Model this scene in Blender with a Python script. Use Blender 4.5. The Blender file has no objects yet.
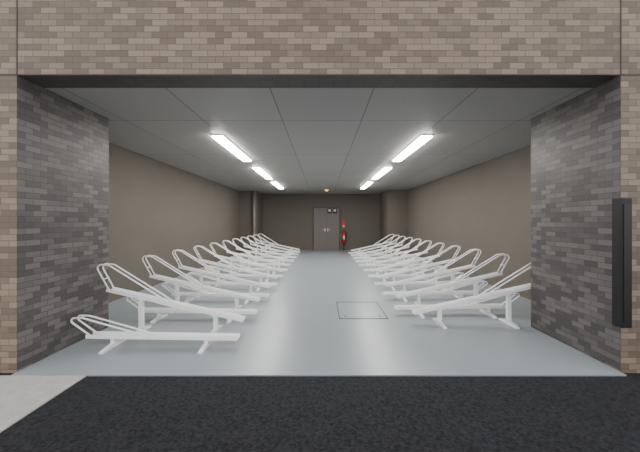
import bpy, bmesh, math
from mathutils import Vector, Matrix
C = bpy.context.scene.collection

# ---------------- helpers ----------------
def newmat(name):
    m = bpy.data.materials.new(name); m.use_nodes = True
    nt = m.node_tree; b = nt.nodes['Principled BSDF']
    return m, nt, b

def simple(name, col, rough=0.5, metal=0.0, noise=0.0, nscale=8, bump=0.0, bscale=200):
    m, nt, b = newmat(name)
    b.inputs['Roughness'].default_value = rough
    b.inputs['Metallic'].default_value = metal
    tc = nt.nodes.new('ShaderNodeTexCoord')
    n = nt.nodes.new('ShaderNodeTexNoise'); n.inputs['Scale'].default_value = nscale
    n.inputs['Detail'].default_value = 5
    nt.links.new(tc.outputs['Object'], n.inputs['Vector'])
    r = nt.nodes.new('ShaderNodeValToRGB')
    r.color_ramp.elements[0].position = 0.3; r.color_ramp.elements[1].position = 0.7
    r.color_ramp.elements[0].color = (*[c*(1-noise) for c in col], 1)
    r.color_ramp.elements[1].color = (*[min(1, c*(1+noise)) for c in col], 1)
    nt.links.new(n.outputs['Fac'], r.inputs['Fac'])
    nt.links.new(r.outputs['Color'], b.inputs['Base Color'])
    if bump > 0:
        n2 = nt.nodes.new('ShaderNodeTexNoise'); n2.inputs['Scale'].default_value = bscale
        nt.links.new(tc.outputs['Object'], n2.inputs['Vector'])
        bp = nt.nodes.new('ShaderNodeBump'); bp.inputs['Strength'].default_value = bump
        bp.inputs['Distance'].default_value = 0.01
        nt.links.new(n2.outputs['Fac'], bp.inputs['Height'])
        nt.links.new(bp.outputs['Normal'], b.inputs['Normal'])
    return m

def emis(name, col, s):
    m, nt, b = newmat(name)
    b.inputs['Base Color'].default_value = (*col, 1)
    b.inputs['Emission Color'].default_value = (*col, 1)
    b.inputs['Emission Strength'].default_value = s
    return m

def tile_mat(name, plane, c1, c2, mortar, bw, bh, ms=0.003, off=(0, 0), offset=0.5, bias=0.0):
    """ceramic tile / board grid; plane 'XZ' 'YZ' or 'XY'"""
    m, nt, b = newmat(name)
    tc = nt.nodes.new('ShaderNodeTexCoord'); sx = nt.nodes.new('ShaderNodeSeparateXYZ')
    cx = nt.nodes.new('ShaderNodeCombineXYZ')
    nt.links.new(tc.outputs['Object'], sx.inputs[0])
    nt.links.new(sx.outputs[plane[0]], cx.inputs[0]); nt.links.new(sx.outputs[plane[1]], cx.inputs[1])
    mp = nt.nodes.new('ShaderNodeMapping'); mp.inputs['Location'].default_value = (off[0]+100*bw, off[1]+100*bh, 0)
    nt.links.new(cx.outputs[0], mp.inputs['Vector'])
    br = nt.nodes.new('ShaderNodeTexBrick')
    br.offset = offset; br.offset_frequency = 2; br.squash = 1
    br.inputs['Scale'].default_value = 1
    br.inputs['Color1'].default_value = (0, 0, 0, 1); br.inputs['Color2'].default_value = (1, 1, 1, 1)
    br.inputs['Mortar'].default_value = (0.5, 0.5, 0.5, 1)
    br.inputs['Brick Width'].default_value = bw; br.inputs['Row Height'].default_value = bh
    br.inputs['Mortar Size'].default_value = ms; br.inputs['Mortar Smooth'].default_value = 0.1
    br.inputs['Bias'].default_value = bias
    nt.links.new(mp.outputs[0], br.inputs['Vector'])
    r = nt.nodes.new('ShaderNodeValToRGB')
    e = r.color_ramp.elements
    e[0].position = 0.15; e[0].color = (*c1, 1); e[1].position = 0.85; e[1].color = (*c2, 1)
    nt.links.new(br.outputs['Color'], r.inputs['Fac'])
    n = nt.nodes.new('ShaderNodeTexNoise'); n.inputs['Scale'].default_value = 60
    nt.links.new(tc.outputs['Object'], n.inputs['Vector'])
    mr = nt.nodes.new('ShaderNodeMapRange'); mr.inputs['To Min'].default_value = 0.9; mr.inputs['To Max'].default_value = 1.1
    nt.links.new(n.outputs['Fac'], mr.inputs['Value'])
    mu = nt.nodes.new('ShaderNodeMixRGB'); mu.blend_type = 'MULTIPLY'; mu.inputs[0].default_value = 1
    nt.links.new(r.outputs['Color'], mu.inputs[1]); nt.links.new(mr.outputs[0], mu.inputs[2])
    mx = nt.nodes.new('ShaderNodeMixRGB')
    nt.links.new(br.outputs['Fac'], mx.inputs[0]); nt.links.new(mu.outputs[0], mx.inputs[1])
    mx.inputs[2].default_value = (*mortar, 1)
    nt.links.new(mx.outputs[0], b.inputs['Base Color'])
    b.inputs['Roughness'].default_value = 0.5
    bp = nt.nodes.new('ShaderNodeBump'); bp.inputs['Strength'].default_value = 0.6; bp.inputs['Distance'].default_value = 0.004
    bp.invert = True
    nt.links.new(br.outputs['Fac'], bp.inputs['Height']); nt.links.new(bp.outputs['Normal'], b.inputs['Normal'])
    return m

def add_box(bm, x0, x1, y0, y1, z0, z1, mi=0):
    r = bmesh.ops.create_cube(bm, size=1.0)
    for v in r['verts']:
        v.co = Vector(((x0+x1)/2 + v.co.x*(x1-x0), (y0+y1)/2 + v.co.y*(y1-y0), (z0+z1)/2 + v.co.z*(z1-z0)))
    for f in {f for v in r['verts'] for f in v.link_faces}: f.material_index = mi
    return r['verts']

def add_cyl(bm, p0, p1, r0, r1=None, seg=20, mi=0):
    r1 = r0 if r1 is None else r1
    p0 = Vector(p0); p1 = Vector(p1); d = p1-p0
    q = d.to_track_quat('Z', 'Y').to_matrix().to_4x4()
    M = Matrix.Translation((p0+p1)/2) @ q
    r = bmesh.ops.create_cone(bm, cap_ends=True, segments=seg, radius1=r0, radius2=r1, depth=d.length, matrix=M)
    for f in {f for v in r['verts'] for f in v.link_faces}:
        f.material_index = mi
        if len(f.verts) == 4: f.smooth = True

def finish(bm, name, mats, parent=None, bevel=0.0):
    bmesh.ops.recalc_face_normals(bm, faces=bm.faces)
    me = bpy.data.meshes.new(name); bm.to_mesh(me); bm.free()
    for m in (mats if isinstance(mats, (list, tuple)) else [mats]): me.materials.append(m)
    o = bpy.data.objects.new(name, me); C.objects.link(o)
    if parent: o.parent = parent
    if bevel > 0:
        md = o.modifiers.new('bevel', 'BEVEL'); md.width = bevel; md.segments = 2; md.limit_method = 'ANGLE'
    return o

def box(name, x0, x1, y0, y1, z0, z1, mat, parent=None, bevel=0.0):
    bm = bmesh.new(); add_box(bm, x0, x1, y0, y1, z0, z1)
    return finish(bm, name, mat, parent, bevel)

# ---------------- layout ----------------
EYE = 1.42
CEIL = 2.805
FY = 2.685          # facade plane
RY = 3.84           # end of tiled returns
BY = 14.2           # back wall
XL, XR = -2.88, 2.82
WL, WR = -3.72, 3.78

# ---------------- materials ----------------
BW, BH = 0.15, 0.058
tan1, tan2 = (0.150, 0.113, 0.080), (0.285, 0.222, 0.158)
g1, g2 = (0.068, 0.061, 0.061), (0.150, 0.134, 0.130)
mort = (0.085, 0.070, 0.055)
m_tile_f = tile_mat('facade_tile', 'XZ', tan1, tan2, mort, BW, BH, ms=0.0022, off=(-XL, -CEIL), offset=0.5)
m_tile_r = tile_mat('return_tile', 'YZ', g1, g2, (0.04, 0.036, 0.035), BW, BH, ms=0.0022, off=(-FY, -CEIL), offset=0.5)
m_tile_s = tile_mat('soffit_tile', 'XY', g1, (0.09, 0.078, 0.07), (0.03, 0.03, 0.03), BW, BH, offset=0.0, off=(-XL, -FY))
m_wall = simple('taupe_paint', (0.128, 0.112, 0.094), 0.8, noise=0.03, nscale=3, bump=0.25, bscale=120)
m_floor = simple('epoxy_floor', (0.285, 0.322, 0.345), 0.33, noise=0.025, nscale=1.5)
m_ceil = tile_mat('ceiling_board', 'XY', (0.36, 0.353, 0.34), (0.38, 0.372, 0.36), (0.15, 0.147, 0.143), 1.08, 1.95, ms=0.007, off=(0.54, 0), offset=0.0)
m_asph = simple('asphalt', (0.019, 0.020, 0.024), 0.85, noise=0.7, nscale=45, bump=1.0, bscale=80)
m_asph.node_tree.nodes['Principled BSDF'].inputs['Specular IOR Level'].default_value = 0.25
m_conc = simple('concrete', (0.42, 0.41, 0.39), 0.85, noise=0.10, nscale=12, bump=0.3)
m_white = simple('white_powder_coat', (0.95, 0.95, 0.94), 0.25, noise=0.01)
m_housing = simple('lamp_housing_white', (0.8, 0.8, 0.8), 0.4)
m_tube = emis('lamp_diffuser', (1, 0.97, 0.92), 66)
m_yel = emis('amber_lens', (1, 0.55, 0.05), 3)
m_black = simple('black_metal', (0.007, 0.007, 0.008), 0.5)
m_dgrey = simple('dark_grey_metal', (0.012, 0.012, 0.012), 0.45)
m_door = simple('door_paint', (0.15, 0.132, 0.118), 0.45, noise=0.02)
m_frame = simple('door_frame_paint', (0.06, 0.054, 0.048), 0.45)
m_steel = simple('steel', (0.55, 0.55, 0.55), 0.3, metal=1.0)
m_red = simple('red_enamel', (0.5, 0.015, 0.012), 0.35)
m_paper = simple('white_label', (0.6, 0.6, 0.58), 0.6)
m_pipe = simple('pipe_grey', (0.21, 0.19, 0.165), 0.5)
m_line = simple('joint_grey', (0.07, 0.075, 0.08), 0.6)
m_joint = simple('sealant', (0.09, 0.073, 0.063), 0.7)

# ---------------- shell ----------------
def pillar(name, x0, x1):
    bm = bmesh.new(); add_box(bm, x0, x1, FY, RY, -0.01, CEIL)
    o = finish(bm, name, [m_tile_f, m_tile_r, m_wall])
    for p in o.data.polygons:
        n = p.normal
        p.material_index = 0 if n.y < -0.5 else (1 if abs(n.x) > 0.5 else 2)
    return o
pillar('wall_facade_left', -9, XL); pillar('wall_facade_right', XR, 9)
bm = bmesh.new(); add_box(bm, -9, 9, FY, 2.95, CEIL, 6)
o = finish(bm, 'wall_facade_upper', [m_tile_f, m_tile_s])
for p in o.data.polygons: p.material_index = 1 if p.normal.z < -0.5 else 0
box('wall_left', WL-0.2, WL, RY, BY, -0.01, CEIL, m_wall)
box('wall_right', WR, WR+0.2, RY, BY, -0.01, CEIL, m_wall)
box('wall_back', WL-0.2, WR+0.2, BY, BY+0.2, -0.01, CEIL, m_wall)
box('ceiling', WL-0.2, WR+0.2, 2.95, BY+0.2, CEIL, CEIL+0.2, m_ceil)
bm = bmesh.new()
add_box(bm, XL, XR, 2.633, RY, -0.012, 0); add_box(bm, WL, WR, RY, BY, -0.012, 0)
finish(bm, 'floor', m_floor)
box('asphalt_ground', -20, 20, -20, 16, -0.25, -0.012, m_asph)
box('concrete_pavement', -9, -2.18, -4, 2.633, -0.012, -0.004, m_conc)
box('column_right', 2.88, WR, 12.5, BY, 0, CEIL, m_wall)
box('column_left', WL, -2.95, 12.9, BY, 0, CEIL, m_wall)
for i, x in enumerate((XL, XR)):
    box(f'trim_{i+1}', x-0.006, x+0.006, FY-0.004, FY, CEIL, 6, m_joint)
box('trim_3', -9, 9, FY-0.004, FY, CEIL-0.004, CEIL+0.008, m_joint)

bm = bmesh.new()
add_cyl(bm, (-3.05, 12.78, 0), (-3.05, 12.78, CEIL), 0.07)
for z in (0.5, 1.5, 2.5):
    add_cyl(bm, (-3.05, 12.78, z-0.02), (-3.05, 12.78, z+0.02), 0.078)
    add_box(bm, -3.07, -3.03, 12.78, 12.9, z-0.015, z+0.015)
finish(bm, 'drain_pipe', m_pipe)

# ---------------- ceiling lamps ----------------
def lamp(x, y0, y1):
    e = bpy.data.objects.new('fluorescent_ceiling_light', None); C.objects.link(e)
    e.location = (x, (y0+y1)/2, CEIL)
    L = (y1-y0)/2
    bm = bmesh.new()
    w0, w1, h = 0.11, 0.10, 0.02
    vs = [bm.verts.new(v) for v in [(-w0,-L,0),(w0,-L,0),(w0,L,0),(-w0,L,0),(-w1,-L+.01,-h),(w1,-L+.01,-h),(w1,L-.01,-h),(-w1,L-.01,-h)]]
    for f in [(0,1,2,3),(4,5,6,7),(0,1,5,4),(1,2,6,5),(2,3,7,6),(3,0,4,7)]: bm.faces.new([vs[i] for i in f])
    finish(bm, 'housing', m_housing, e)
    bm = bmesh.new(); add_box(bm, -0.085, 0.085, -L+0.03, L-0.03, -0.04, -0.02)
    finish(bm, 'diffuser', m_tube, e)
for x in (-1.67, 1.67):
    for y0, y1 in ((4.5, 6.4), (7.15, 9.05), (9.8, 11.7)):
        lamp(x, y0, y1)
bm = bmesh.new()
add_cyl(bm, (0.2, 12.3, CEIL), (0.2, 12.3, CEIL-0.03), 0.11, 0.10)
add_cyl(bm, (0.2, 12.3, CEIL-0.03), (0.2, 12.3, CEIL-0.06), 0.08, 0.05, mi=1)
finish(bm, 'emergency_ceiling_light', [m_housing, m_yel])

# ---------------- door ----------------
e = bpy.data.objects.new('door_1', None); C.objects.link(e); e.location = (0.22, BY, 0)
bm = bmesh.new()
add_box(bm, -0.69, -0.63, -0.05, 0, 0, 2.16); add_box(bm, 0.63, 0.69, -0.05, 0, 0, 2.16)
add_box(bm, -0.63, 0.63, -0.05, 0, 2.10, 2.16)
finish(bm, 'frame', m_frame, e, 0.004)
bm = bmesh.new()
add_box(bm, -0.63, -0.006, -0.03, 0, 0.01, 2.10); add_box(bm, 0.006, 0.63, -0.03, 0, 0.01, 2.10)
finish(bm, 'leaves', m_door, e, 0.003)
bm = bmesh.new()
for sx in (-1, 1):
    add_box(bm, sx*0.07-0.02, sx*0.07+0.02, -0.036, -0.03, 0.93, 1.09)
    add_cyl(bm, (sx*0.07, -0.03, 1.02), (sx*0.07, -0.08, 1.02), 0.01)
    add_cyl(bm, (sx*0.07, -0.08, 1.02), (sx*0.19, -0.08, 1.02), 0.01)
finish(bm, 'handles', m_steel, e)
bm = bmesh.new()
for x in (0.16, 0.42):
    add_box(bm, x-0.11, x+0.11, -0.036, -0.03, 1.83, 2.07, 0)
    add_box(bm, x-0.06, x+0.06, -0.038, -0.036, 1.92, 2.03, 1)
finish(bm, 'notices', [m_black, m_paper], e)

# ---------------- fire extinguisher ----------------
bm = bmesh.new()
cx, cy = 1.08, BY-0.11
prof = [(0.0, .38), (0.07, .38), (0.08, .40), (0.08, .82), (0.07, .87), (0.035, .91), (0.025, .95), (0, .95)]
n = 24; rings = []
for r, z in prof:
    rings.append([bm.verts.new((cx+max(r, .001)*math.cos(2*math.pi*i/n), cy+max(r, .001)*math.sin(2*math.pi*i/n), z)) for i in range(n)])
for a, b in zip(rings[:-1], rings[1:]):
    for i in range(n):
        f = bm.faces.new((a[i], a[(i+1) % n], b[(i+1) % n], b[i])); f.smooth = True
add_box(bm, cx-0.015, cx+0.015, cy-0.10, cy+0.02, 0.95, 0.97, 1)
add_box(bm, cx-0.015, cx+0.015, cy-0.11, cy+0.02, 0.985, 1.0, 1)
add_cyl(bm, (cx, cy, .93), (cx, cy, .99), 0.02, mi=1)
pts = [(cx+0.02, cy, .95), (cx+.09, cy, .93), (cx+.12, cy, .82), (cx+.11, cy, .6), (cx+.10, cy, .5)]
for p, q in zip(pts[:-1], pts[1:]): add_cyl(bm, p, q, 0.011, mi=1)
add_cyl(bm, (cx+.10, cy, .52), (cx+.10, cy, .42), 0.012, 0.022, mi=1)
add_box(bm, cx-0.05, cx+0.05, cy-0.086, cy-0.078, 0.55, 0.72, 2)
add_box(bm, cx-0.02, cx+0.02, cy+0.07, BY, 0.0, 0.95, 1)
add_box(bm, cx-0.07, cx+0.07, cy-0.08, BY, 0.35, 0.38, 1)
add_box(bm, cx-0.09, cx+0.09, cy-0.09, BY, 0.0, 0.015, 1)
finish(bm, 'fire_extinguisher', [m_red, m_black, m_paper])
bm = bmesh.new()
add_box(bm, cx-0.06, cx+0.06, BY-0.008, BY, 1.12, 1.5, 0); add_box(bm, cx-0.04, cx+0.04, BY-0.010, BY-0.008, 1.15, 1.25, 1)
finish(bm, 'extinguisher_sign', [m_red, m_paper])

# ---------------- floor access hatch ----------------
bm = bmesh.new()
hx0, hx1, hy0, hy1 = 0.25, 0.97, 4.15, 5.02
t = 0.014
add_box(bm, hx0, hx1, hy0, hy1, 0, 0.002, 0)
for a in ((hx0, hx1, hy0, hy0+t*1.6), (hx0, hx1, hy1-t*2, hy1), (hx0, hx0+t, hy0, hy1), (hx1-t, hx1, hy0, hy1)):
    add_box(bm, a[0], a[1], a[2], a[3], 0.0, 0.004, 1)
for x in (hx0+0.1, hx1-0.1):
    add_cyl(bm, (x, hy0+0.12, 0.0), (x, hy0+0.12, 0.004), 0.018, mi=1)
finish(bm, 'floor_hatch', [m_floor, m_line])

# ---------------- black unit on right corner ----------------
bm = bmesh.new()
add_box(bm, 2.735, 2.835, 2.60, FY, 0.445, 1.635, 0)
add_box(bm, 2.755, 2.815, 2.594, 2.60, 0.50, 1.58, 1)
finish(bm, 'wall_mounted_black_light', [m_black, m_dgrey], bevel=0.004)

# ---------------- bicycle racks ----------------
def fillet(pts, rad, seg=8):
    out = [Vector(pts[0])]
    for i in range(1, len(pts)-1):
        p = Vector(pts[i]); a = (Vector(pts[i-1])-p); b = (Vector(pts[i+1])-p)
        r = rad[i] if isinstance(rad, dict) else rad
        ang = a.angle(b); d = min(r/math.tan(ang/2), a.length*0.49, b.length*0.49)
        r = d*math.tan(ang/2)
        A = p+a.normalized()*d; B = p+b.normalized()*d
        c = p+(a.normalized()+b.normalized()).normalized()*(r/math.sin(ang/2))
        va, vb = A-c, B-c; th = va.angle(vb)
        for k in range(seg+1):
            t = k/seg
            out.append(c+(va*math.sin((1-t)*th)+vb*math.sin(t*th))/math.sin(th))
    out.append(Vector(pts[-1])); return out

def sweep(bm, path, r, seg=10):
    rings = []; N = len(path)
    for i, p in enumerate(path):
        t = (path[min(i+1, N-1)]-path[max(i-1, 0)]).normalized()
        y = Vector((0, 1, 0)); b = t.cross(y).normalized(); y2 = b.cross(t)
        rings.append([bm.verts.new(p+r*(math.cos(2*math.pi*k/seg)*b+math.sin(2*math.pi*k/seg)*y2)) for k in range(seg)])
    for a, b in zip(rings[:-1], rings[1:]):
        for k in range(seg):
            f = bm.faces.new((a[k], a[(k+1) % seg], b[(k+1) % seg], b[k])); f.smooth = True
    bm.faces.new(rings[0]); bm.faces.new(rings[-1])

def channel(bm, p0, p1, w=0.054, h=0.042, t=0.005):
    d = (Vector(p1)-Vector(p0)).normalized(); up = Vector((0, 1, 0)).cross(d)*-1
    if up.z < 0: up = -up
    prof = [(-w, 0), (w, 0), (w, h), (w-t, h), (w-t, t), (-w+t, t), (-w+t, h), (-w, h)]
    R = []
    for p in (Vector(p0), Vector(p1)):
        R.append([bm.verts.new(p+Vector((0, a, 0))+up*b) for a, b in prof])
    n = len(prof)
    for k in range(n): bm.faces.new((R[0][k], R[0][(k+1) % n], R[1][(k+1) % n], R[1][k]))
    for r in R:
        for q in ((0, 1, 4, 5), (1, 2, 3, 4), (0, 5, 6, 7)): bm.faces.new([r[i] for i in q])
    return d, up

def make_rack(high):
    bm = bmesh.new()
    if high:
        p0, p1 = Vector((0, 0, 0.14)), Vector((1.74, 0, 0.53))
    else:
        p0, p1 = Vector((0, 0, 0.085)), Vector((1.70, 0, 0.11))
    sl = (p1.z-p0.z)/(p1.x-p0.x)
    zr = lambda u: p0.z+sl*u
    channel(bm, p0, p1)
    for y in (-0.044, 0.044):
        if high:
            pts = [(0.92, y, zr(0.92)+0.02), (1.06, y, zr(1.06)+0.085), (1.70, y, 0.86), (1.89, y, 0.88), (1.70, y, zr(1.70)+0.02)]
            path = fillet(pts, {1: 0.12, 2: 0.10, 3: 0.06})
        else:
            pts = [(0.98, y, zr(0.98)+0.02), (1.10, y, zr(1.10)+0.055), (1.74, y, 0.335), (1.93, y, 0.335), (1.64, y, zr(1.64)+0.02)]
            path = fillet(pts, {1: 0.12, 2: 0.09, 3: 0.05})
        sweep(bm, path, 0.010)
    if high:
        add_cyl(bm, (1.78, -0.044, 0.863), (1.78, 0.044, 0.863), 0.007, seg=10)
        add_cyl(bm, (1.765, -0.044, 0.69), (1.765, 0.044, 0.69), 0.007, seg=10)
    else:
        add_cyl(bm, (1.78, -0.044, 0.332), (1.78, 0.044, 0.332), 0.007, seg=10)
    for u in ((0.36, 1.32) if high else (0.36, 1.42)):
        add_box(bm, u-0.024, u+0.024, -0.024, 0.024, 0.03, zr(u)+0.003)
        L, w = 0.19, 0.024
        vs = [bm.verts.new(v) for v in [(u-w, -L, 0), (u+w, -L, 0), (u+w, L, 0), (u-w, L, 0),
              (u-w, -L, 0.018), (u+w, -L, 0.018), (u+w, L, 0.018), (u-w, L, 0.018),
              (u-w, -0.05, 0.042), (u+w, -0.05, 0.042), (u+w, 0.05, 0.042), (u-w, 0.05, 0.042)]]
        for f in [(0, 1, 2, 3), (0, 1, 5, 4), (2, 3, 7, 6), (4, 5, 9, 8), (8, 9, 10, 11), (10, 11, 7, 6),
                  (1, 2, 6, 10, 9, 5), (0, 3, 7, 11, 8, 4)]:
            bm.faces.new([vs[i] for i in f])
        if high:
            add_box(bm, u-0.05, u+0.05, -0.05, 0.05, zr(u)-0.012, zr(u)-0.002)
    bmesh.ops.recalc_face_normals(bm, faces=bm.faces)
    me = bpy.data.meshes.new('rack_high' if high else 'rack_low'); bm.to_mesh(me); bm.free()
    me.materials.append(m_white)
    return me
MH, ML = make_rack(True), make_rack(False)
def put(me, x, y, flip):
    o = bpy.data.objects.new('bicycle_rack', me); C.objects.link(o)
    o.location = (x, y, 0); o.rotation_euler = (0, 0, math.pi if flip else 0)
for k in range(11):
    put(ML, -0.95, 3.24+0.91*k, True)
    put(MH, -1.01, 3.67+0.91*k, True)
for k in range(11):
    put(MH, 1.27, 3.95+0.84*k, False)
    if k < 10: put(ML, 1.12, 4.35+0.84*k, False)

# ---------------- world / light ----------------
w = bpy.data.worlds.new('World'); bpy.context.scene.world = w; w.use_nodes = True
nt = w.node_tree; bg = nt.nodes['Background']
bg.inputs['Color'].default_value = (0.99, 0.98, 1.0, 1); bg.inputs['Strength'].default_value = 1.75

# ---------------- camera ----------------
cam = bpy.data.cameras.new('Camera'); co = bpy.data.objects.new('Camera', cam); C.objects.link(co)
cam.lens = 16; cam.sensor_width = 36; cam.sensor_fit = 'HORIZONTAL'
co.location = (0, 0, EYE); co.rotation_euler = (math.pi/2, 0, 0)
cam.shift_x = -(322-320)/640; cam.shift_y = -(226-221.6)/640
cam.clip_start = 0.05
bpy.context.scene.camera = co
